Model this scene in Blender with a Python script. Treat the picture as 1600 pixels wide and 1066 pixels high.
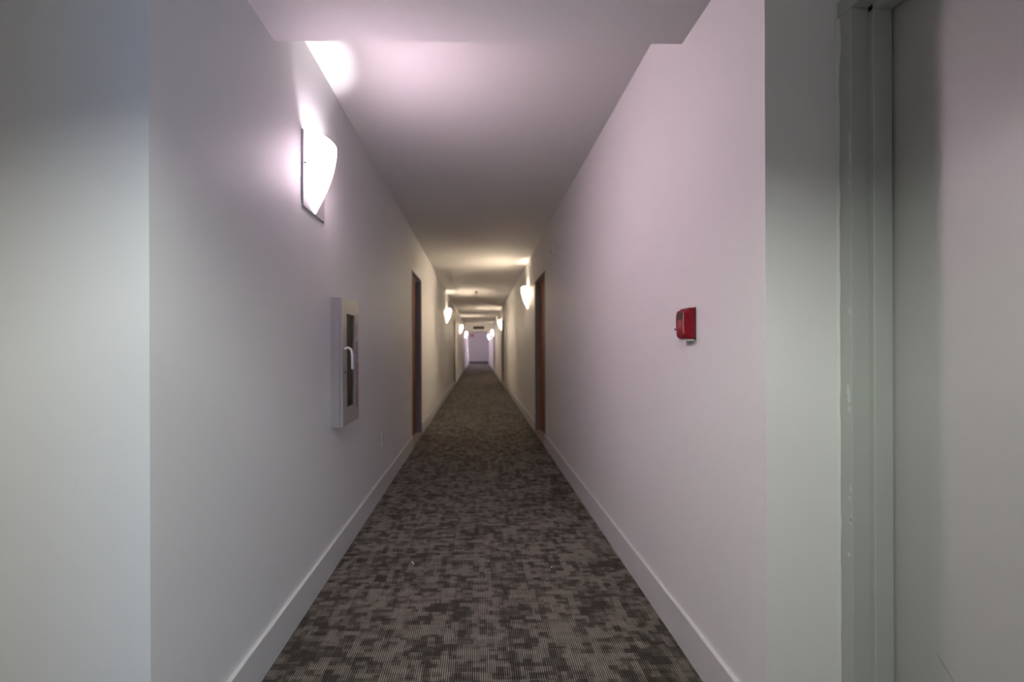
import bpy, bmesh, math, random
from mathutils import Vector, Matrix
R = math.radians
random.seed(4)

# ------------------------------------------------------------------ clear
for o in list(bpy.data.objects):
    bpy.data.objects.remove(o)
S = bpy.context.scene
C = S.collection

# ------------------------------------------------------------------ camera
EYE = 1.15
cam = bpy.data.cameras.new('camera')
cam.sensor_width = 36.0
cam.sensor_fit = 'HORIZONTAL'
cam.lens = 16.0
cam.shift_x = 40.0 / 1600
cam.shift_y = 12.0 / 1600
cam.clip_start = 0.02
cam.clip_end = 200
cam.dof.use_dof = True
cam.dof.focus_distance = 1.45
cam.dof.aperture_fstop = 1.9
camo = bpy.data.objects.new('camera', cam)
C.objects.link(camo)
camo.matrix_world = (Matrix.Translation((0, 0, EYE)) @ Matrix.Rotation(R(-1.0), 4, 'Z')
                     @ Matrix.Rotation(R(90), 4, 'X') @ Matrix.Rotation(R(-0.2), 4, 'Z'))
S.camera = camo

# ------------------------------------------------------------------ sky, daylight, exposure
SKY = (0.33, 0.53, 1.0)
SKY_STRENGTH = 13.5
wld = bpy.data.worlds.new('sky')
S.world = wld
wld.use_nodes = True
bg = wld.node_tree.nodes['Background']
bg.inputs[0].default_value = (*SKY, 1)
bg.inputs[1].default_value = SKY_STRENGTH
# portal in the added passage window behind the camera (guides the sky light, adds none)
pl = bpy.data.lights.new('window_portal', 'AREA')
pl.shape = 'RECTANGLE'
pl.size, pl.size_y = 0.7, 1.8
pl.cycles.is_portal = True
plo = bpy.data.objects.new('window_portal', pl)
C.objects.link(plo)
plo.matrix_world = Matrix.Translation((0.93, -3.06, 1.2)) @ Matrix.Rotation(R(90), 4, 'X')

# lamp colours and strengths
COOL = (1.0, 0.755, 0.895)
LILAC = (1.0, 0.80, 1.0)
WARM = (1.0, 0.797, 0.573)
SHADE_COOL, SHADE_WARM, SHADE_LILAC = 298.0, 440.0, 850.0
BULB_COOL, BULB_WARM, BULB_LILAC = 13.0, 16.0, 18.0
DOWNLIGHT_W = 90.0
FAR_FILL_W = 45.0
DOWNLIGHT_COL = (0.95, 1.0, 0.92)

vs = S.view_settings
vs.view_transform = 'Standard'
vs.look = 'None'
vs.exposure = 0.0
vs.gamma = 1.0
vs.use_curve_mapping = False
S.cycles.use_denoising = True
S.cycles.max_bounces = 14
S.cycles.diffuse_bounces = 10
S.cycles.sample_clamp_indirect = 8.0
S.cycles.caustics_reflective = False
S.cycles.caustics_refractive = False

# ------------------------------------------------------------------ materials
def nmat(name, col=(0.8, 0.8, 0.8), rough=0.5, metal=0.0, spec=0.5):
    m = bpy.data.materials.new(name)
    m.use_nodes = True
    b = m.node_tree.nodes['Principled BSDF']
    b.inputs['Base Color'].default_value = (*col, 1)
    b.inputs['Roughness'].default_value = rough
    b.inputs['Metallic'].default_value = metal
    b.inputs['Specular IOR Level'].default_value = spec
    return m, m.node_tree.nodes, m.node_tree.links, b

def grain(m, n, l, b, col, amt=0.04, scale=3.0, bscale=180.0, bump=0.04, rough=None):
    """slow tone drift plus fine relief, in world metres"""
    g = n.new('ShaderNodeNewGeometry')
    no = n.new('ShaderNodeTexNoise'); no.inputs['Scale'].default_value = scale
    no.inputs['Detail'].default_value = 4
    l.new(g.outputs['Position'], no.inputs['Vector'])
    mx = n.new('ShaderNodeMix'); mx.data_type = 'RGBA'
    mx.inputs['A'].default_value = (*[c * (1 - amt) for c in col], 1)
    mx.inputs['B'].default_value = (*[min(1, c * (1 + amt)) for c in col], 1)
    l.new(no.outputs['Fac'], mx.inputs['Factor'])
    l.new(mx.outputs['Result'], b.inputs['Base Color'])
    if bump:
        n2 = n.new('ShaderNodeTexNoise'); n2.inputs['Scale'].default_value = bscale
        n2.inputs['Detail'].default_value = 3
        l.new(g.outputs['Position'], n2.inputs['Vector'])
        bp = n.new('ShaderNodeBump'); bp.inputs['Strength'].default_value = bump
        bp.inputs['Distance'].default_value = 0.002
        l.new(n2.outputs['Fac'], bp.inputs['Height'])
        l.new(bp.outputs['Normal'], b.inputs['Normal'])

def paint(name, col, rough=0.5, amt=0.03, scale=3.0, bscale=180.0, bump=0.05, metal=0.0, spec=0.5):
    m, n, l, b = nmat(name, col, rough, metal, spec)
    grain(m, n, l, b, col, amt, scale, bscale, bump)
    return m

M = {}
M['wall'] = paint('wall_paint', (0.80, 0.79, 0.785), 0.55, 0.025, 1.3, 160, 0.10, spec=0.35)
M['taupe'] = paint('taupe_bounce_cut', (0.44, 0.40, 0.365), 0.6, 0.03, 1.5, 160, 0.1)  # for unseen lobby walls, darkened and warmed to cut the bounced light
M['ceiling'] = paint('ceiling_paint', (0.79, 0.78, 0.775), 0.75, 0.02, 1.0, 120, 0.10, spec=0.2)
M['base'] = paint('baseboard_paint', (0.70, 0.69, 0.685), 0.4, 0.03, 5, 90, 0.05)
M['base_dark'] = paint('dark_base', (0.05, 0.042, 0.045), 0.6)
M['steelpaint'] = paint('grey_green_frame_paint', (0.445, 0.465, 0.437), 0.42, 0.04, 6, 220, 0.10)
M['leafpaint'] = paint('grey_door_paint', (0.43, 0.43, 0.41), 0.40, 0.03, 2, 260, 0.10)
M['caulk'] = paint('caulk', (0.72, 0.72, 0.69), 0.5, 0.05, 30, 200, 0.1)
M['chip'] = paint('bare_primer', (0.60, 0.64, 0.60), 0.7, 0.1, 60, 300, 0.2)
M['scuff'] = paint('scuff', (0.22, 0.21, 0.20), 0.8)
M['jamb'] = paint('taupe_frame_paint', (0.29, 0.25, 0.225), 0.45, 0.05, 6, 200, 0.05)
M['threshold'] = paint('beige_stone', (0.40, 0.34, 0.26), 0.4, 0.12, 18, 120, 0.05)
M['white_metal'] = paint('white_metal', (0.80, 0.79, 0.78), 0.35, 0.02, 8, 200, 0.02)
M['plate'] = paint('satin_plate', (0.62, 0.60, 0.60), 0.35, 0.02, 8, 200, 0.02, metal=0.3)
M['nub'] = paint('nickel', (0.35, 0.33, 0.33), 0.35, 0.04, 20, 200, 0.02, metal=0.8)
M['cab'] = paint('cabinet_enamel', (0.37, 0.345, 0.325), 0.38, 0.03, 8, 200, 0.03)
M['cab_in'] = paint('cabinet_inside', (0.42, 0.40, 0.36), 0.6, 0.04, 8, 200, 0.03)
M['plastic'] = paint('light_plastic', (0.70, 0.70, 0.68), 0.35, 0.03, 20, 200, 0.02)
M['black'] = paint('black_plastic', (0.018, 0.017, 0.017), 0.45, 0.1, 30, 200, 0.03)
M['red'] = paint('red_plastic', (0.27, 0.003, 0.012), 0.30, 0.06, 40, 260, 0.04, spec=0.3)
M['rim'] = paint('pink_highlight_rim', (0.55, 0.20, 0.23), 0.3, 0.06, 40, 260, 0.04)  # highlight along the alarm's ridges, painted in as pink
M['red_dark'] = paint('dark_red_plastic', (0.10, 0.004, 0.008), 0.35, 0.06, 40, 260, 0.04)
M['red_print'] = paint('red_print', (0.34, 0.03, 0.035), 0.6)
M['red_tank'] = paint('red_enamel', (0.75, 0.16, 0.04), 0.3, 0.05, 10, 200, 0.02)
M['label'] = paint('paper_label', (0.62, 0.55, 0.46), 0.6, 0.08, 60, 200, 0.02)
M['dark_metal'] = paint('dark_grille', (0.07, 0.055, 0.035), 0.5, 0.05, 20, 200, 0.02)
M['brass'] = paint('dull_brass', (0.22, 0.17, 0.11), 0.4, 0.05, 20, 200, 0.02, metal=0.7)
M['lint'] = paint('white_lint', (0.85, 0.84, 0.82), 0.9, 0.05, 200, 400, 0.2)
M['window_frame'] = paint('window_frame', (0.7, 0.7, 0.7), 0.4)

def glass(name, col=(1, 1, 1), rough=0.02):
    m, n, l, b = nmat(name, col, rough)
    b.inputs['Transmission Weight'].default_value = 1.0
    b.inputs['IOR'].default_value = 1.45
    # architectural glass: straight-through with a Fresnel reflection
    t = n.new('ShaderNodeBsdfTransparent'); t.inputs[0].default_value = (*[c * 0.93 for c in col], 1)
    gl = n.new('ShaderNodeBsdfGlossy'); gl.inputs['Roughness'].default_value = rough
    fr = n.new('ShaderNodeFresnel'); fr.inputs['IOR'].default_value = 1.45
    mix = n.new('ShaderNodeMixShader')
    l.new(fr.outputs[0], mix.inputs[0]); l.new(t.outputs[0], mix.inputs[1]); l.new(gl.outputs[0], mix.inputs[2])
    l.new(mix.outputs[0], n['Material Output'].inputs['Surface'])
    return m
M['glass'] = glass('clear_glass')
M['smoked'] = glass('cabinet_glass', (0.92, 0.90, 0.86), 0.06)
M['lens'] = paint('clear_lens', (0.36, 0.12, 0.14), 0.12, 0.05, 60, 200, 0.02)

def shade_mat(name, col, strength):
    m, n, l, b = nmat(name, (0.9, 0.9, 0.9), 0.3)
    b.inputs['Emission Color'].default_value = (*col, 1)
    b.inputs['Emission Strength'].default_value = strength
    return m

def lamp_glass(name, col, strength):
    # frosted glass: brightest in front of the bulb, dimmer towards the edges that meet the plate
    m, n, l, b = nmat(name, (0.9, 0.9, 0.9), 0.3)
    b.inputs['Emission Color'].default_value = (*col, 1)
    tc = n.new('ShaderNodeTexCoord'); sx = n.new('ShaderNodeSeparateXYZ')
    l.new(tc.outputs['Object'], sx.inputs[0])
    mr = n.new('ShaderNodeMapRange')
    mr.inputs['From Min'].default_value = 0.028; mr.inputs['From Max'].default_value = 0.093
    mr.inputs['To Min'].default_value = 0.17; mr.inputs['To Max'].default_value = 1.0
    l.new(sx.outputs['X'], mr.inputs['Value'])
    pw = n.new('ShaderNodeMath'); pw.operation = 'POWER'; pw.inputs[1].default_value = 2.0
    l.new(mr.outputs[0], pw.inputs[0])
    ml = n.new('ShaderNodeMath'); ml.operation = 'MULTIPLY'; ml.inputs[1].default_value = strength
    l.new(pw.outputs[0], ml.inputs[0])
    # inner side emits far less, set low to keep the ceiling darker
    ge = n.new('ShaderNodeNewGeometry')
    m2 = n.new('ShaderNodeMapRange'); m2.inputs['To Min'].default_value = 1.0; m2.inputs['To Max'].default_value = 0.15
    l.new(ge.outputs['Backfacing'], m2.inputs['Value'])
    m3 = n.new('ShaderNodeMath'); m3.operation = 'MULTIPLY'
    l.new(ml.outputs[0], m3.inputs[0]); l.new(m2.outputs[0], m3.inputs[1])
    # emission faded towards the rim so less light reaches the ceiling
    m4 = n.new('ShaderNodeMapRange'); m4.interpolation_type = 'SMOOTHSTEP'
    m4.inputs['From Min'].default_value = 0.10; m4.inputs['From Max'].default_value = 0.335
    m4.inputs['To Min'].default_value = 1.0; m4.inputs['To Max'].default_value = 0.22
    l.new(sx.outputs['Z'], m4.inputs['Value'])
    m5 = n.new('ShaderNodeMath'); m5.operation = 'MULTIPLY'
    l.new(m3.outputs[0], m5.inputs[0]); l.new(m4.outputs[0], m5.inputs[1])
    l.new(m5.outputs[0], b.inputs['Emission Strength'])
    return m
M['shade_cool'] = lamp_glass('lit_frosted_glass_cool', COOL, SHADE_COOL)
M['shade_warm'] = lamp_glass('lit_frosted_glass_warm', WARM, SHADE_WARM)
M['shade_lilac'] = lamp_glass('lit_frosted_glass_lilac', LILAC, SHADE_LILAC)
M['exit_glow'] = shade_mat('lit_red_sign', (1.0, 0.02, 0.04), 0.7)

def wood(name, c1, c2):
    m, n, l, b = nmat(name, c1, 0.5, spec=0.3)
    g = n.new('ShaderNodeNewGeometry')
    mp = n.new('ShaderNodeMapping'); mp.inputs['Scale'].default_value = (30, 30, 2.0)
    l.new(g.outputs['Position'], mp.inputs['Vector'])
    no = n.new('ShaderNodeTexNoise'); no.inputs['Scale'].default_value = 1.6
    no.inputs['Detail'].default_value = 6; no.inputs['Distortion'].default_value = 1.2
    l.new(mp.outputs[0], no.inputs['Vector'])
    r = n.new('ShaderNodeValToRGB')
    r.color_ramp.elements[0].position = 0.3; r.color_ramp.elements[0].color = (*c1, 1)
    r.color_ramp.elements[1].position = 0.7; r.color_ramp.elements[1].color = (*c2, 1)
    l.new(no.outputs['Fac'], r.inputs[0]); l.new(r.outputs[0], b.inputs['Base Color'])
    return m
M['wood'] = wood('brown_door_veneer', (0.16, 0.047, 0.012), (0.26, 0.085, 0.022))

def carpet():
    m, n, l, b = nmat('carpet', (0.1, 0.1, 0.1), 0.95, spec=0.1)
    g = n.new('ShaderNodeNewGeometry')
    def layer(w, h, rot, loc, bias):
        mp = n.new('ShaderNodeMapping')
        mp.inputs['Rotation'].default_value = (0, 0, rot)
        mp.inputs['Location'].default_value = (*loc, 0)
        l.new(g.outputs['Position'], mp.inputs['Vector'])
        t = n.new('ShaderNodeTexBrick')
        t.inputs['Scale'].default_value = 1.0
        t.inputs['Brick Width'].default_value = w
        t.inputs['Row Height'].default_value = h
        t.inputs['Mortar Size'].default_value = 0.0
        t.inputs['Bias'].default_value = bias
        t.inputs['Color1'].default_value = (0, 0, 0, 1)
        t.inputs['Color2'].default_value = (1, 1, 1, 1)
        t.offset = 0.37; t.offset_frequency = 2
        t.squash = 1.6; t.squash_frequency = 3
        l.new(mp.outputs[0], t.inputs['Vector'])
        return t.outputs['Color']
    def mth(op, a, c):
        k = n.new('ShaderNodeMath'); k.operation = op
        for i, v in enumerate((a, c)):
            if isinstance(v, (int, float)): k.inputs[i].default_value = v
            else: l.new(v, k.inputs[i])
        return k.outputs[0]
    A = layer(0.066, 0.032, 0, (3.1, 7.7), 0.0)
    B = layer(0.072, 0.029, R(90), (1.3, 2.9), 0.0)
    D = layer(0.034, 0.022, 0, (5.2, 4.1), 0.0)
    E_ = layer(0.21, 0.12, R(90), (9.2, 1.1), 0.0)
    v = mth('ADD', mth('MULTIPLY', A, 0.32), mth('MULTIPLY', B, 0.30))
    v = mth('ADD', v, mth('MULTIPLY', D, 0.29))
    v = mth('ADD', v, mth('MULTIPLY', E_, 0.09))
    # loop-pile grain
    sp = n.new('ShaderNodeTexNoise'); sp.inputs['Scale'].default_value = 260; sp.inputs['Detail'].default_value = 2
    l.new(g.outputs['Position'], sp.inputs['Vector'])
    v = mth('ADD', v, mth('MULTIPLY', mth('SUBTRACT', sp.outputs['Fac'], 0.5), 0.30))
    ramp = n.new('ShaderNodeValToRGB')
    e = ramp.color_ramp.elements
    e[0].position = 0.25; e[0].color = (0.080, 0.070, 0.060, 1)
    e[1].position = 0.72; e[1].color = (0.303, 0.273, 0.236, 1)
    x = e.new(0.42); x.color = (0.140, 0.125, 0.107, 1)
    x = e.new(0.52); x.color = (0.220, 0.198, 0.170, 1)
    l.new(v, ramp.inputs[0])
    # ribs along the corridor
    sx = n.new('ShaderNodeSeparateXYZ'); l.new(g.outputs['Position'], sx.inputs[0])
    rib = mth('MULTIPLY', sx.outputs['X'], 2 * math.pi / 0.0078)
    s = n.new('ShaderNodeMath'); s.operation = 'SINE'; l.new(rib, s.inputs[0])
    ribv = mth('ADD', mth('MULTIPLY', s.outputs[0], 0.58), 0.68)
    mul = n.new('ShaderNodeMix'); mul.data_type = 'RGBA'; mul.blend_type = 'MULTIPLY'
    mul.inputs['Factor'].default_value = 1.0
    l.new(ramp.outputs[0], mul.inputs['A']); l.new(ribv, mul.inputs['B'])
    l.new(mul.outputs['Result'], b.inputs['Base Color'])
    bp = n.new('ShaderNodeBump'); bp.inputs['Strength'].default_value = 0.5
    bp.inputs['Distance'].default_value = 0.003
    l.new(mth('ADD', s.outputs[0], mth('MULTIPLY', sp.outputs['Fac'], 0.8)), bp.inputs['Height'])
    l.new(bp.outputs['Normal'], b.inputs['Normal'])
    return m
M['carpet'] = carpet()

# ------------------------------------------------------------------ mesh helpers
def new():
    return bmesh.new()

def box(bm, x0, x1, y0, y1, z0, z1, bev=0.0, seg=2):
    r = bmesh.ops.create_cube(bm, size=1.0)
    vs_ = r['verts']
    for v in vs_:
        v.co = Vector(((x0 + x1) / 2 + v.co.x * (x1 - x0), (y0 + y1) / 2 + v.co.y * (y1 - y0),
                       (z0 + z1) / 2 + v.co.z * (z1 - z0)))
    if bev:
        es = list({e for v in vs_ for e in v.link_edges})
        bmesh.ops.bevel(bm, geom=es, offset=bev, segments=seg, affect='EDGES', profile=0.5)
    return bm

def tube(bm, pts, r, seg=10, cap=True):
    """tube through points, radius r (number or list)"""
    pts = [Vector(p) for p in pts]
    rings = []
    up0 = None
    for i, p in enumerate(pts):
        d = (pts[min(i + 1, len(pts) - 1)] - pts[max(i - 1, 0)]).normalized()
        a = up0 if up0 is not None else (Vector((0, 0, 1)) if abs(d.z) < 0.9 else Vector((1, 0, 0)))
        s = d.cross(a).normalized(); u = s.cross(d).normalized(); up0 = u
        rr = r[i] if isinstance(r, (list, tuple)) else r
        rings.append([bm.verts.new(p + (s * math.cos(t) + u * math.sin(t)) * rr)
                      for t in [2 * math.pi * k / seg for k in range(seg)]])
    for a, c in zip(rings, rings[1:]):
        for k in range(seg):
            bm.faces.new((a[k], a[(k + 1) % seg], c[(k + 1) % seg], c[k]))
    if cap:
        bm.faces.new(rings[0][::-1]); bm.faces.new(rings[-1])
    return bm

def lathe(bm, prof, seg=20, mat=Matrix.Identity(4)):
    """profile [(r, z)] turned about local z"""
    rings = []
    for r, z in prof:
        rings.append([bm.verts.new(mat @ Vector((max(r, 1e-5) * math.cos(2 * math.pi * k / seg),
                                                  max(r, 1e-5) * math.sin(2 * math.pi * k / seg), z)))
                      for k in range(seg)])
    for a, c in zip(rings, rings[1:]):
        for k in range(seg):
            bm.faces.new((a[k], a[(k + 1) % seg], c[(k + 1) % seg], c[k]))
    return bm

def obj(name, bm, mat, parent=None, smooth=False, label=None):
    bmesh.ops.recalc_face_normals(bm, faces=bm.faces)
    me = bpy.data.meshes.new(name)
    bm.to_mesh(me); bm.free()
    if isinstance(mat, str): mat = M[mat]
    me.materials.append(mat)
    if smooth:
        for p in me.polygons: p.use_smooth = True
    o = bpy.data.objects.new(name, me)
    C.objects.link(o)
    if parent: o.parent = parent
    if label: o['label'] = label
    return o

def tag(o, label, cat, group=None, kind=None):
    o['label'] = label; o['category'] = cat
    if group: o['group'] = group
    if kind: o['kind'] = kind
    return o

def empty(name, loc, rz=0.0):
    e = bpy.data.objects.new(name, None)
    e.empty_display_size = 0.1
    C.objects.link(e)
    e.location = loc; e.rotation_euler = (0, 0, rz)
    return e

def copy_tree(o, parent=None):
    c = o.copy(); C.objects.link(c)
    if parent: c.parent = parent
    for ch in o.children:
        copy_tree(ch, c)
    return c

def struct(name, bm, mat, label, cat):
    o = obj(name, bm, mat)
    return tag(o, label, cat, kind='structure')

def wall_y(bm, x0, x1, ya, yb, zt, holes):
    """wall slab along y with rectangular openings (y0, y1, z0, z1)"""
    y = ya
    for h0, h1, z0, z1 in sorted(holes):
        if h0 > y: box(bm, x0, x1, y, h0, 0, zt)
        if z0 > 0: box(bm, x0, x1, h0, h1, 0, z0)
        if z1 < zt: box(bm, x0, x1, h0, h1, z1, zt)
        y = h1
    if y < yb: box(bm, x0, x1, y, yb, 0, zt)
    return bm

def text_mesh(name, body, size, mat, parent, mw, depth=0.0008, align='CENTER'):
    cu = bpy.data.curves.new(name, 'FONT')
    cu.body = body; cu.size = size; cu.extrude = depth
    cu.align_x = align; cu.align_y = 'CENTER'; cu.resolution_u = 3
    t = bpy.data.objects.new(name + '_tmp', cu)
    C.objects.link(t)
    dg = bpy.context.evaluated_depsgraph_get()
    me = bpy.data.meshes.new_from_object(t.evaluated_get(dg))
    bpy.data.objects.remove(t)
    me.transform(mw)
    me.materials.clear(); me.materials.append(M[mat])
    o = bpy.data.objects.new(name, me)
    C.objects.link(o)
    if parent: o.parent = parent
    return o

# ------------------------------------------------------------------ dimensions (metres)
XL, XR = -0.767, 0.783           # corridor wall faces
BL, BR = -0.753, 0.7685          # baseboard faces
HC = 2.522                       # corridor ceiling
HS = 2.315                       # dropped soffit at the lobby end
YS = 1.731                       # edge of that soffit
YE = 35.6                        # end wall
YCL, YCR = 1.075, 1.227          # corridor corners at the lobby
DOOR_H = 2.066
DL = [(5.26, 6.12), (14.15, 15.05), (22.9, 23.8)]
DR = [(5.33, 6.26), (14.2, 15.1), (22.4, 23.3)]
CABY = (2.380, 2.693); CABZ = (0.742, 1.420); CABX = -0.706

# ------------------------------------------------------------------ the setting
bm = new(); box(bm, -1.9, 1.6, -3.3, YE + 0.2, -0.12, 0.0)
struct('floor', bm, 'carpet', 'brown and grey patterned ribbed carpet running down the corridor', 'carpet')

bm = new(); box(bm, -1.2, 1.2, YS - 0.02, YE + 0.2, HC, HC + 0.15)
struct('ceiling', bm, 'ceiling', 'plain white corridor ceiling beyond the dropped soffit', 'ceiling')
bm = new(); box(bm, -1.9, 1.6, -3.3, YS, HS, HC + 0.15)
struct('ceiling_soffit', bm, 'ceiling', 'dropped white ceiling soffit across the near end of the corridor', 'soffit')

bm = new()
wall_y(bm, XL - 0.20, XL, YCL, YE + 0.2, HC + 0.1,
       [(a, c, 0, DOOR_H) for a, c in DL] + [(CABY[0] + .012, CABY[1] - .012, CABZ[0] + .012, CABZ[1] - .012)])
struct('wall_left', bm, 'wall', 'long left corridor wall with the glass-fronted cabinet and near lamp', 'wall')
bm = new()
wall_y(bm, XR, XR + 0.30, YCR, YE + 0.2, HC + 0.1, [(a, c, 0, DOOR_H) for a, c in DR])
struct('wall_right', bm, 'wall', 'long right corridor wall with the red alarm on it', 'wall')
bm = new(); box(bm, -1.2, 1.2, YE, YE + 0.2, 0, HC + 0.1)
struct('wall_end', bm, 'wall', 'lilac-lit wall closing the far end of the corridor', 'wall')

# lobby shell (where the camera stands)
bm = new(); box(bm, -1.9, XL - 0.20, YCL, YCL + 0.2, 0, HC)
struct('wall_lobby_left', bm, 'wall', 'pale wall facing the camera at the left edge of the picture', 'wall')
bm = new(); box(bm, -1.9, -1.7, -0.9, YCL, 0, HC)
struct('wall_lobby_side', bm, 'taupe', 'lobby side wall left of the camera, out of view', 'wall')
XD = 0.9895                      # lobby side wall face with the grey door
FY0, FY1 = 1.1823, 0.232         # door opening between frame faces
FZ = 2.0465
bm = new()
box(bm, XD, XD + 0.2, -0.9, FY1 - 0.045, 0, HC)
box(bm, XD, XD + 0.2, FY1 - 0.045, YCR + .05, FZ + 0.045, HC)
box(bm, XD + 0.151, XD + 0.2, FY1 - 0.045, YCR + 0.1, 0, FZ + 0.045)
struct('wall_lobby_right', bm, 'wall', 'wall around the grey steel door at the right edge', 'wall')
bm = new()
box(bm, -1.9, -0.15, -0.9, -0.7, 0, HC)
box(bm, 0.70, 1.3, -0.9, -0.7, 0, HC)
box(bm, -0.15, 0.70, -0.9, -0.7, 2.1, HC)  # doorway placed so its jamb shades part of the left lobby wall
struct('wall_lobby_back', bm, 'taupe', 'unseen lobby wall behind the camera, doorway shaped to steer the daylight', 'wall')
bm = new()
box(bm, -0.35, -0.15, -3.3, -0.9, 0, HC)
box(bm, 1.3, 1.5, -3.3, -0.7, 0, HC)
box(bm, -0.35, 0.58, -3.2, -3.0, 0, HC)
box(bm, 1.28, 1.5, -3.2, -3.0, 0, HC)
box(bm, 0.58, 1.28, -3.2, -3.0, 0, 0.3)
box(bm, 0.58, 1.28, -3.2, -3.0, 2.1, HC)
struct('wall_added_passage', bm, 'wall', 'walls of the unseen passage added behind the camera for the daylight', 'wall')  # unseen passage, added to lead the window light into the lobby
w = tag(empty('window_added', (0.93, -3.08, 0.3)), 'unseen window added behind the camera for the blue daylight', 'window', kind='structure')  # added to send blue light onto the left lobby wall
bm = new()
for a in ((-0.35, -0.31, 0, 1.8), (0.31, 0.35, 0, 1.8), (-0.31, 0.31, 0, 0.04), (-0.31, 0.31, 1.76, 1.8)):
    box(bm, a[0], a[1], -0.02, 0.03, a[2], a[3])
obj('window_frame', bm, 'window_frame', w)
bm = new(); box(bm, -0.31, 0.31, 0.0, 0.006, 0.04, 1.76); obj('pane', bm, 'glass', w)

# header across the far part of the corridor
bm = new(); box(bm, XL - .01, XR + .01, 25.0, 25.2, 2.08, HC + .05)
struct('trim_1', bm, 'wall', 'wall header hanging across the corridor under the far dark grille', 'header')

# baseboards, broken at the doors
def baseboard(name, xa, xb, ya, yb, doors, label):
    bm = new(); y = ya
    for d0, d1 in doors + [(yb, yb)]:
        if d0 > y:
            box(bm, xa, xb, y, d0, 0, 0.143, 0.0025, 2)
        y = d1
    struct(name, bm, 'base', label, 'baseboard')
baseboard('baseboard_left', XL - .002, BL, YCL, YE, DL, 'white baseboard along the left corridor wall')
baseboard('baseboard_right', BR, XR + .002, YCR, YE, DR, 'white baseboard along the right corridor wall')
bm = new(); box(bm, BL, BR, YE - 0.014, YE, 0, 0.15, 0.002)
struct('baseboard_end', bm, 'base_dark', 'dark baseboard at the foot of the far end wall', 'baseboard')

# ------------------------------------------------------------------ apartment doors in the corridor
def corridor_door(i, side, y0, y1, label):
    """local frame: origin on the wall face at the opening's near edge, +x into the wall, +y away"""
    w_ = y1 - y0
    root = empty('door_%d' % i, (XL if side < 0 else XR, y0, 0))
    tag(root, label, 'door', kind='structure')
    sx = side
    def bx(bm, a, c, *r, **k):
        x0, x1 = sorted((a * sx, c * sx)); return box(bm, x0, x1, *r, **k)
    # frame: reveal, stop, back part (jambs and head)
    bm = new()
    t = 0.032
    for (a, c, d) in ((-0.004, 0.052, 0.0), (0.052, 0.068, 0.012), (0.068, 0.13, 0.0)):
        bx(bm, a, c, 0.0, t * .35 + d, 0.0, DOOR_H)
        bx(bm, a, c, w_ - t * .35 - d, w_, 0.0, DOOR_H)
        bx(bm, a, c, t * .35 + d, w_ - t * .35 - d, DOOR_H - t * .35 - d, DOOR_H)
    obj('frame', bm, 'jamb', root)
    bm = new(); bx(bm, 0.072, 0.116, t * .35 + .003, w_ - t * .35 - .003, 0.035, DOOR_H - t * .35 - .003, bev=0.002)
    leaf = obj('leaf', bm, 'wood', root)
    bm = new(); bx(bm, -0.0145, 0.13, 0.0, w_, 0.0, 0.03, bev=0.004)
    obj('threshold', bm, 'threshold', root)
    # lever handle by the near jamb
    bm = new(); bx(bm, 0.0665, 0.072, 0.055, 0.095, 0.94, 1.14, bev=0.002)
    tube(bm, [(sx * 0.07, 0.075, 1.02), (sx * 0.03, 0.075, 1.02)], 0.009)
    tube(bm, [(sx * 0.032, 0.07, 1.02), (sx * 0.032, 0.12, 1.02), (sx * 0.034, 0.185, 1.017)], [0.009, 0.008, 0.007])
    obj('handle', bm, 'nub', leaf, smooth=False)
    return root
corridor_door(1, -1, *DL[0], 'nearest brown wooden door in the left corridor wall')
corridor_door(2, 1, *DR[0], 'nearest brown wooden door in the right corridor wall')
corridor_door(3, -1, *DL[1], 'second brown door along the left corridor wall')
corridor_door(4, 1, *DR[1], 'second brown door along the right corridor wall')
corridor_door(5, -1, *DL[2], 'farthest brown door along the left corridor wall')
corridor_door(6, 1, *DR[2], 'farthest brown door along the right corridor wall')

# ------------------------------------------------------------------ grey steel door at the right edge
root = tag(empty('door_7', (XD, FY0, 0)), 'flush grey steel door with grey-green frame at the right edge', 'door', kind='structure')
def at(bm, x0, x1, y0, y1, z0, z1, **k):       # world coordinates -> door_7 local
    return box(bm, x0 - XD, x1 - XD, y0 - FY0, y1 - FY0, z0, z1, **k)
XF, XS, XB = 0.9835, 1.0301, 1.0800
SY0, SY1, SZ = 1.1658, 0.2485, 2.0290
bm = new()
at(bm, XF, XS + .006, FY0, YCR - .001, 0, FZ, bev=0.0025)
at(bm, XS, XB, SY0, YCR + .05, 0, FZ, bev=0.0025)
at(bm, XB, XB + .06, FY0, YCR + .05, 0, FZ)
obj('frame_jamb', bm, 'steelpaint', root)
bm = new()
at(bm, XF, XS + .006, FY1 - 0.045, FY1, 0, FZ, bev=0.0025)
at(bm, XS, XB, FY1 - 0.045, SY1, 0, FZ, bev=0.0025)
at(bm, XB, XB + .06, FY1 - 0.045, FY1, 0, FZ)
obj('frame_jamb', bm, 'steelpaint', root)
bm = new()
at(bm, XF, XS + .006, FY1 - .045, YCR - .001, FZ, FZ + 0.045, bev=0.0025)
at(bm, XS, XB, FY1 - .045, YCR + .05, SZ, FZ + 0.045, bev=0.0025)
at(bm, XB, XB + .06, FY1 - .045, YCR + .05, FZ, FZ + 0.045)
obj('frame_head', bm, 'steelpaint', root)
bm = new(); at(bm, XB + .0045, XB + .049, FY1 + .004, FY0 - .004, 0.008, FZ - .004, bev=0.0015)
leaf7 = obj('leaf', bm, 'leafpaint', root)
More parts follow.
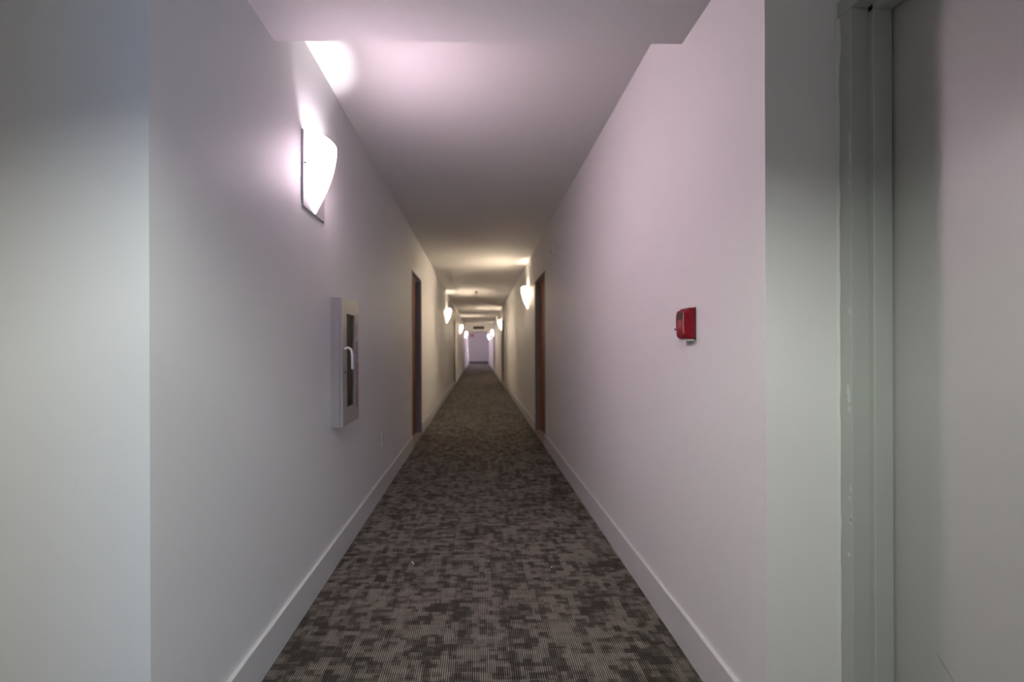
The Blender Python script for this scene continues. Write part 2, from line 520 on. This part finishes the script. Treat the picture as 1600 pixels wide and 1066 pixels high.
# caulk bead with a ragged edge between frame and wall
bm = new()
N = 90
prev = None
for i in range(N + 1):
    z = FZ * i / N + 0.0
    wob = 0.0035 + 0.0016 * math.sin(i * .9) * math.sin(i * .23 + 1) + random.uniform(-.0007, .0007)
    if z > 1.93: wob += 0.006 * max(0, math.sin((z - 1.93) / (FZ - 1.93) * math.pi)) 
    x = XF - 0.0006
    a = bm.verts.new((x - XD, YCR - .0045 - wob - FY0, z))
    b_ = bm.verts.new((x - .004 - XD, YCR - .0006 - FY0, z))
    c_ = bm.verts.new((x - .0055 - wob * .3 - XD, YCR - .0002 - FY0, z))
    if prev:
        bm.faces.new((prev[0], a, b_, prev[1])); bm.faces.new((prev[1], b_, c_, prev[2]))
    prev = (a, b_, c_)
obj('caulk', bm, 'caulk', root, smooth=True, label='ragged light caulk line between frame and wall')
# chipped paint on the narrow frame face
def chip(y, z, wy, hz, n=11):
    bm = new()
    ring = []
    for k in range(n):
        t = 2 * math.pi * k / n
        q = random.uniform(.55, 1.0)
        ring.append((y + math.cos(t) * wy * q - FY0, z + math.sin(t) * hz * q))
    top = [bm.verts.new((XF - .0006 - XD, p, q)) for p, q in ring]
    bot = [bm.verts.new((XF + .0006 - XD, p, q)) for p, q in ring]
    bm.faces.new(top)
    for k in range(n): bm.faces.new((top[k], top[(k + 1) % n], bot[(k + 1) % n], bot[k]))
    obj('paint_chip', bm, 'chip', root)
for y, z, wy, hz in ((1.193, 1.035, .009, .020), (1.191, 1.012, .006, .018), (1.190, .985, .004, .013), (1.188, 1.245, .0028, .012),
                     (1.187, 1.695, .004, .03), (1.186, 1.655, .003, .02), (1.187, .775, .0028, .012), (1.190, .750, .003, .010),
                     (1.189, .69, .004, .012), (1.193, .60, .006, .006), (1.187, 1.585, .002, .01), (1.187, 0.70, .002, .014)):
    chip(y, z, wy, hz)
# dark scuff near the foot of the leaf
bm = new()
pts = [(1.062, .425), (1.045, .407), (1.025, .387), (1.005, .362), (.99, .335)]
pv = None
for i, (y, z) in enumerate(pts):
    h = (.0006, .0018, .0014, .0010, .0004)[i]
    a = bm.verts.new((XB + .0042 - XD, y - FY0, z + h)); c_ = bm.verts.new((XB + .0042 - XD, y - FY0, z - h))
    if pv: bm.faces.new((pv[0], a, c_, pv[1]))
    pv = (a, c_)
obj('scuff_mark', bm, 'scuff', leaf7)

# ------------------------------------------------------------------ wall sconces
def make_sconce(name, kind):
    """local: wall plane x=0, +x out into the corridor, y along the wall, z=0 at the plate's foot"""
    root = empty(name, (0, 0, 0))
    bm = new(); box(bm, 0.0, 0.007, -0.137, 0.137, 0.0, 0.335, bev=0.0015)
    obj('backplate', bm, 'plate', root)
    # half-cone glass, open at the top, pointed at the foot
    bm = new()
    NT, NA = 28, 18
    rows = []
    for i in range(NT + 1):
        t = i / NT
        z = 0.006 + t * 0.330
        prof = math.sin(t * math.pi / 2)
        w_ = 0.004 + 0.120 * prof
        p_ = 0.005 + 0.090 * prof
        if t > 0.93:                       # shoulder rolls in at the rim
            k = (t - 0.93) / 0.07
            p_ *= 0.86 + 0.14 * math.sqrt(max(0, 1 - k ** 2.4)); w_ -= 0.006 * k * k
        rows.append([bm.verts.new((0.0075 + p_ * math.sin(a), w_ * math.cos(a), z))
                     for a in [math.pi * j / NA for j in range(NA + 1)]])
    for a, c in zip(rows, rows[1:]):
        for j in range(NA):
            bm.faces.new((a[j], a[j + 1], c[j + 1], c[j]))
    bm.faces.new(rows[0])
    sh = obj('shade', bm, 'shade_' + kind, root, smooth=True)
    for s in (-1, 1):
        bm = new(); tube(bm, [(0.009, s * 0.132, 0.19), (0.020, s * 0.132, 0.19)], 0.004, 8)
        obj('screw', bm, 'nub', root)
    ld = bpy.data.lights.new('bulb', 'POINT')
    ld.energy = {'cool': BULB_COOL, 'warm': BULB_WARM, 'lilac': BULB_LILAC}[kind]
    ld.color = {'cool': (0.97, 0.94, 1.0), 'warm': (1.0, 0.86, 0.68), 'lilac': (1.0, 0.92, 1.0)}[kind]
    ld.shadow_soft_size = 0.018
    lo = bpy.data.objects.new('bulb', ld); C.objects.link(lo)
    lo.location = (0.047, 0, 0.135); lo.parent = root
    return root
SCZ = 1.777
protos = {k: make_sconce('wall_sconce', k) for k in ('cool', 'warm', 'lilac')}
used = set()
SC = [  # side, y, light, label
    (-1, 2.133, 'cool', 'large white glass wall lamp above the glass-fronted cabinet, nearest on the left wall'),
    (1, 7.15, 'warm', 'glowing wall lamp just past the nearest door on the right wall'),
    (-1, 11.0, 'warm', 'glowing wall lamp second along the left wall, before its second door'),
    (1, 15.5, 'warm', 'glowing wall lamp second along the right wall, by its second door'),
    (-1, 19.0, 'warm', 'glowing wall lamp third along the left wall, before the far header'),
    (1, 23.8, 'warm', 'glowing wall lamp third along the right wall, before the far header'),
    (-1, 26.6, 'lilac', 'white wall lamp beyond the far header, left beside the red sign'),
    (1, 31.8, 'lilac', 'white wall lamp beyond the far header on the right, farthest of all'),
]
for side, y, kind, label in SC:
    o = protos[kind] if kind not in used else copy_tree(protos[kind])
    used.add(kind)
    o.location = (XL if side < 0 else XR, y, SCZ)
    o.rotation_euler = (0, 0, 0 if side < 0 else math.pi)
    tag(o, label, 'wall lamp', 'white glass wall lamps along the corridor')

# ------------------------------------------------------------------ fire extinguisher cabinet
cy0, cy1 = CABY; cz0, cz1 = CABZ
cab = tag(empty('extinguisher_cabinet', (XL, (cy0 + cy1) / 2, cz0)),
          'grey glass-fronted fire extinguisher cabinet on the left wall', 'cabinet')
def cb(bm, x0, x1, y0, y1, z0, z1, **k):
    return box(bm, x0 - XL, x1 - XL, y0 - (cy0 + cy1) / 2, y1 - (cy0 + cy1) / 2, z0 - cz0, z1 - cz0, **k)
bm = new()
t = 0.012; xb = XL - 0.15; xm = CABX - 0.016
cb(bm, XL, xm, cy0, cy0 + t, cz0, cz1); cb(bm, XL, xm, cy1 - t, cy1, cz0, cz1)
cb(bm, XL, xm, cy0 + t, cy1 - t, cz0, cz0 + t); cb(bm, XL, xm, cy0 + t, cy1 - t, cz1 - t, cz1)
obj('body', bm, 'cab', cab)
bm = new()
q = 0.004
cb(bm, xb, XL, cy0 + t + .001, cy0 + t + q, cz0 + t + .001, cz1 - t - .001); cb(bm, xb, XL, cy1 - t - q, cy1 - t - .001, cz0 + t + .001, cz1 - t - .001)
cb(bm, xb, XL, cy0 + t + q, cy1 - t - q, cz0 + t + .001, cz0 + t + q); cb(bm, xb, XL, cy0 + t + q, cy1 - t - q, cz1 - t - q, cz1 - t - .001)
cb(bm, xb - .004, xb, cy0 + t + .001, cy1 - t - .001, cz0 + t + .001, cz1 - t - .001)
obj('tub', bm, 'cab_in', cab)
gy0, gy1, gz0, gz1 = cy0 + .078, cy1 - .082, cz0 + .095, cz1 - .080
bm = new()
cb(bm, xm + .0015, CABX, cy0, gy0, cz0, cz1, bev=.002); cb(bm, xm + .0015, CABX, gy1, cy1, cz0, cz1, bev=.002)
cb(bm, xm + .0015, CABX, gy0 - .003, gy1 + .003, cz0, gz0, bev=.002); cb(bm, xm + .0015, CABX, gy0 - .003, gy1 + .003, gz1, cz1, bev=.002)
door = obj('door', bm, 'cab', cab)
bm = new(); cb(bm, xm + .006, xm + .009, gy0 - .002, gy1 + .002, gz0 - .002, gz1 + .002)
obj('glass_pane', bm, 'smoked', door)
bm = new()
hy = cy0 + .030 - (cy0 + cy1) / 2
pts = [(CABX - XL - .004, hy, 1.150 - cz0), (CABX - XL + .020, hy, 1.158 - cz0), (CABX - XL + .034, hy, 1.148 - cz0),
       (CABX - XL + .040, hy, 1.125 - cz0), (CABX - XL + .041, hy, 1.085 - cz0), (CABX - XL + .041, hy, 1.045 - cz0)]
tube(bm, pts, [.0065, .0065, .0065, .0065, .0068, .0068], 10)
obj('handle', bm, 'plastic', door, smooth=False, label='curved light grey pull handle')
bm = new(); tube(bm, [(CABX - XL - .001, hy + .012, 1.028 - cz0), (CABX - XL + .004, hy + .012, 1.028 - cz0)], .007, 10)
obj('lock', bm, 'black', door, label='small black lock')
# red lettering reading down the far stile
body_ = 'FIRE EXTINGUISHER'
ly = (gy1 + cy1) / 2 - (cy0 + cy1) / 2
z = gz1 - cz0 - .005
step = (gz1 - gz0 + .03) / len(body_)
rot = Matrix(((0, 0, 1, 0), (1, 0, 0, 0), (0, 1, 0, 0), (0, 0, 0, 1)))
for ch in body_:
    if ch != ' ':
        t_ = text_mesh('letter', ch, step * 1.5, 'red_print', None,
                       Matrix.Translation((CABX - XL + .0004, ly, z)) @ rot @ Matrix.Diagonal((1.7, 1, 1, 1)), 0.0003)
        t_.parent = door
    z -= step

# the extinguisher inside
ext = tag(empty('fire_extinguisher', (XL - .066, (cy0 + cy1) / 2, cz0 + t + q + .0)),
          'red fire extinguisher standing inside the glass-fronted cabinet', 'fire extinguisher')
bm = new(); lathe(bm, [(0, 0), (.052, 0), (.058, .006), (.058, .36), (.050, .395), (.030, .420), (.017, .428), (.017, .445), (0, .445)], 24)
obj('tank', bm, 'red_tank', ext, smooth=True)
bm = new(); lathe(bm, [(.0585, .165), (.0588, .166), (.0588, .225), (.0585, .226)], 24)
obj('label_band', bm, 'label', ext, smooth=True)
bm = new(); lathe(bm, [(0, .445), (.02, .445), (.02, .475), (0, .475)], 12)
obj('valve', bm, 'nub', ext)
bm = new(); box(bm, -.009, .009, -.02, .085, .476, .482); box(bm, -.009, .009, -.01, .08, .500, .506)
box(bm, -.009, .009, -.02, -.01, .476, .506)
obj('lever', bm, 'black', ext)
bm = new(); tube(bm, [(.0, -.018, .46), (.01, -.05, .462), (.02, -.072, .44), (.025, -.076, .38), (.025, -.076, .25), (.025, -.076, .16)], .009, 8)
obj('hose', bm, 'black', ext, smooth=True)

# ------------------------------------------------------------------ red alarm on the right wall
AY0, AY1, AZ0, AZ1 = 1.624, 1.712, 1.180, 1.297
al = tag(empty('fire_alarm', (XR, (AY0 + AY1) / 2, AZ0)), 'small red fire alarm horn strobe on the right wall', 'fire alarm')
hw, hh = (AY1 - AY0) / 2, AZ1 - AZ0
bm = new(); box(bm, -.0035, 0, -hw, hw, 0, hh, bev=.001); obj('backplate', bm, 'black', al)
def rounded_slab(bm, prof, wy, zc, hz, rad=.02, seg=5):
    """rounded-rectangle outlines stacked outwards; prof = [(out, inset)]"""
    rings = []
    for out, ins in prof:
        ring = []
        w2, h2, r_ = wy - ins, hz - ins, max(.002, rad - ins * .5)
        for cx, cz, a0 in ((w2 - r_, h2 - r_, 0), (-w2 + r_, h2 - r_, 90), (-w2 + r_, -h2 + r_, 180), (w2 - r_, -h2 + r_, 270)):
            for k in range(seg + 1):
                a = R(a0 + 90 * k / seg)
                ring.append(bm.verts.new((-out, cx + r_ * math.cos(a), zc + cz + r_ * math.sin(a))))
        rings.append(ring)
    n = len(rings[0])
    for a, c in zip(rings, rings[1:]):
        for k in range(n): bm.faces.new((a[k], a[(k + 1) % n], c[(k + 1) % n], c[k]))
    bm.faces.new(rings[-1]); bm.faces.new(rings[0][::-1])
    return bm
bm = new(); rounded_slab(bm, [(.0035, .001), (.020, .001), (.0225, .0035)], hw, hh / 2, hh / 2, .010)
obj('base_housing', bm, 'red', al)
bm = new(); rounded_slab(bm, [(.0225, .004), (.034, .007), (.0375, .011), (.0385, .017)], hw, hh / 2 - .001, hh / 2 - .001, .016)
hs = obj('front_housing', bm, 'red', al)
# raised rim lines down both edges of the front
for s in (-1, 1):
    bm = new()
    yy = s * (hw - .015)
    tube(bm, [(-.030, yy * 1.1, .010), (-.037, yy, .022), (-.0395, yy, .045), (-.0395, yy, .085), (-.037, yy, .100), (-.030, yy * 1.1, .109)], .0018, 6)
    obj('rim', bm, 'rim', hs, smooth=True)
bm = new(); rounded_slab(bm, [(.037, 0), (.0392, .0005)], .021, .087, .0135, .004)
obj('strobe_window', bm, 'black', hs, label='dark strobe window')
bm = new(); rounded_slab(bm, [(.037, 0), (.0402, .002)], .019, .058, .014, .006)
obj('strobe_lens', bm, 'lens', hs, label='clear strobe lens')
bm = new(); box(bm, -.0400, -.036, -hw + .016, hw - .016, .0385, .0410); obj('divider', bm, 'lens', hs)
bm = new()
for k in range(4): box(bm, -.0388, -.034, -.020, .020, .016 + k * .0055, .0185 + k * .0055)
obj('horn_slots', bm, 'red_dark', hs)
bm = new(); tube(bm, [(-.034, .034, .041), (-.042, .038, .040)], .0035, 8); obj('knob', bm, 'black', hs)
bm = new(); box(bm, -.030, -.004, -hw + .004, hw - .004, -.0035, .0015, bev=.001); obj('bottom_lens', bm, 'plastic', al, label='pale strip along the bottom')

# ------------------------------------------------------------------ outlet on the left wall
ou = tag(empty('wall_outlet', (XL, 3.637, .384)), 'white electrical outlet low on the left wall below the cabinet', 'outlet')
bm = new(); box(bm, 0, .006, -.036, .036, 0, .112, bev=.002); fp = obj('faceplate', bm, 'plastic', ou)
for zc in (.032, .080):
    bm = new(); box(bm, .005, .0075, -.017, .017, zc - .014, zc + .014, bev=.001); rc = obj('receptacle', bm, 'plastic', ou)
    bm = new(); box(bm, .0065, .0078, -.008, -.0055, zc - .006, zc + .005); box(bm, .0065, .0078, .0055, .008, zc - .006, zc + .005)
    box(bm, .0065, .0078, -.002, .002, zc - .012, zc - .008); obj('slots', bm, 'black', rc)
bm = new(); tube(bm, [(.005, 0, .056), (.0072, 0, .056)], .003, 8); obj('screw', bm, 'nub', ou)

# small sensor box high on the right wall
se = tag(empty('wall_sensor', (XR, 4.66, 2.115)), 'small pale sensor box high on the right wall before the nearest door', 'sensor')
bm = new(); box(bm, -.028, 0, -.045, .045, 0, .125, bev=.005); obj('casing', bm, 'wall', se)
bm = new(); box(bm, -.034, -.026, -.026, .026, .012, .045, bev=.003); obj('sensor_window', bm, 'nub', se)

# sprinkler head on the ceiling
sp = tag(empty('sprinkler_head', (-.04, 10.9, HC)), 'small dull sprinkler head on the corridor ceiling', 'sprinkler')
bm = new(); lathe(bm, [(0, 0), (.042, 0), (.040, -.006), (.02, -.014), (.014, -.014), (.014, -.034), (0, -.034)], 18); obj('escutcheon', bm, 'brass', sp, smooth=False)
bm = new()
for s in (-1, 1): tube(bm, [(s * .012, 0, -.030), (s * .017, 0, -.045), (s * .004, 0, -.066)], .003, 6)
tube(bm, [(0, 0, -.034), (0, 0, -.064)], .003, 6); obj('frame_arms', bm, 'brass', sp)
bm = new(); lathe(bm, [(0, -.064), (.024, -.064), (.024, -.068), (0, -.068)], 16); obj('deflector', bm, 'brass', sp)

# dark grille on the far header
gr = tag(empty('air_grille', (.02, 25.0, 2.225)), 'dark air grille on the far header', 'grille')
bm = new(); box(bm, -.285, .285, -.004, 0, 0, .145); obj('backing', bm, 'black', gr)
bm = new()
for a in ((-.30, -.28, 0, .15), (.28, .30, 0, .15), (-.28, .28, 0, .016), (-.28, .28, .134, .15)):
    box(bm, a[0], a[1], -.018, 0, a[2], a[3])
obj('frame', bm, 'dark_metal', gr)
sl = None
for k in range(6):
    zc = .026 + k * .0195
    if sl is None:
        bm = new(); box(bm, -.28, .28, -.0065, .0065, -.0015, .0015)
        sl = obj('slat', bm, 'dark_metal', gr); s_ = sl
    else:
        s_ = sl.copy(); C.objects.link(s_)
    s_.location = (0, -.011, zc); s_.rotation_euler = (R(-35), 0, 0)

# exit sign on the far wall
ex = tag(empty('exit_sign', (-.49, YE, 2.09)), 'red exit sign on the far end wall', 'sign')
bm = new(); box(bm, -.15, .15, -.045, 0, 0, .20, bev=.004); obj('housing', bm, 'red', ex)
bm = new(); box(bm, -.135, .135, -.049, -.044, .015, .185); obj('face', bm, 'red_dark', ex)
for k, ch in enumerate('EXIT'):
    text_mesh('letter', ch, .14, 'exit_glow', ex, Matrix.Translation((-.093 + k * .062, -.0495, .10)) @ Matrix.Rotation(R(90), 4, 'X'), .0006)

# ceiling downlight of the lobby, above the camera
dl = tag(empty('ceiling_downlight', (-.06, -.08, HS)), 'white drum downlight on the lobby ceiling above the camera', 'ceiling lamp')
bm = new(); lathe(bm, [(.0, -.002), (.095, -.002), (.095, -.115), (.0925, -.115), (.0925, -.006), (.0, -.006)], 32); obj('drum', bm, 'white_metal', dl)
bm = new(); lathe(bm, [(.0, -.010), (.090, -.010), (.090, -.1145), (.0915, -.1145), (.0915, -.008), (.0, -.008)], 32); obj('baffle', bm, 'black', dl, label='black inner baffle added to cut stray light')  # added to stop light reflecting above the drum's cutoff
ld = bpy.data.lights.new('bulb', 'POINT'); ld.energy = DOWNLIGHT_W; ld.color = DOWNLIGHT_COL; ld.shadow_soft_size = .0165
lo = bpy.data.objects.new('bulb', ld); C.objects.link(lo); lo.location = (0, 0, -.0655); lo.parent = dl

# lamp added to brighten the far bay, out of sight behind the header
fl = tag(empty('far_fill_lamp', (0, 31.0, HC)), 'added fill lamp beyond the far header, out of sight', 'ceiling lamp')
bm = new(); lathe(bm, [(0, 0), (.15, 0), (.15, -.02), (.14, -.022), (0, -.022)], 24); obj('base', bm, 'white_metal', fl)
ld = bpy.data.lights.new('bulb', 'POINT'); ld.energy = FAR_FILL_W; ld.color = LILAC; ld.shadow_soft_size = .06
lo = bpy.data.objects.new('bulb', ld); C.objects.link(lo); lo.location = (0, 0, -.09); lo.parent = fl

# crumbs of lint on the carpet
def lint(x, y, label, pts):
    bm = new()
    for dx, dy, r_ in pts:
        b2 = bmesh.ops.create_icosphere(bm, subdivisions=1, radius=r_)
        for v in b2['verts']:
            v.co = Vector((v.co.x * random.uniform(.8, 1.3) + dx, v.co.y * random.uniform(.8, 1.3) + dy, v.co.z * .5 + r_ * .5))
    o = obj('lint_crumb', bm, 'lint', None)
    o.location = (x, y, 0)
    tag(o, label, 'lint', 'white lint on the carpet')
lint(-.361, 2.458, 'white lint crumb on the left half of the carpet', [(0, 0, .0055), (.009, -.018, .0048)])
lint(.380, 2.382, 'tiny white lint speck on the right half of the carpet', [(0, 0, .0042)])
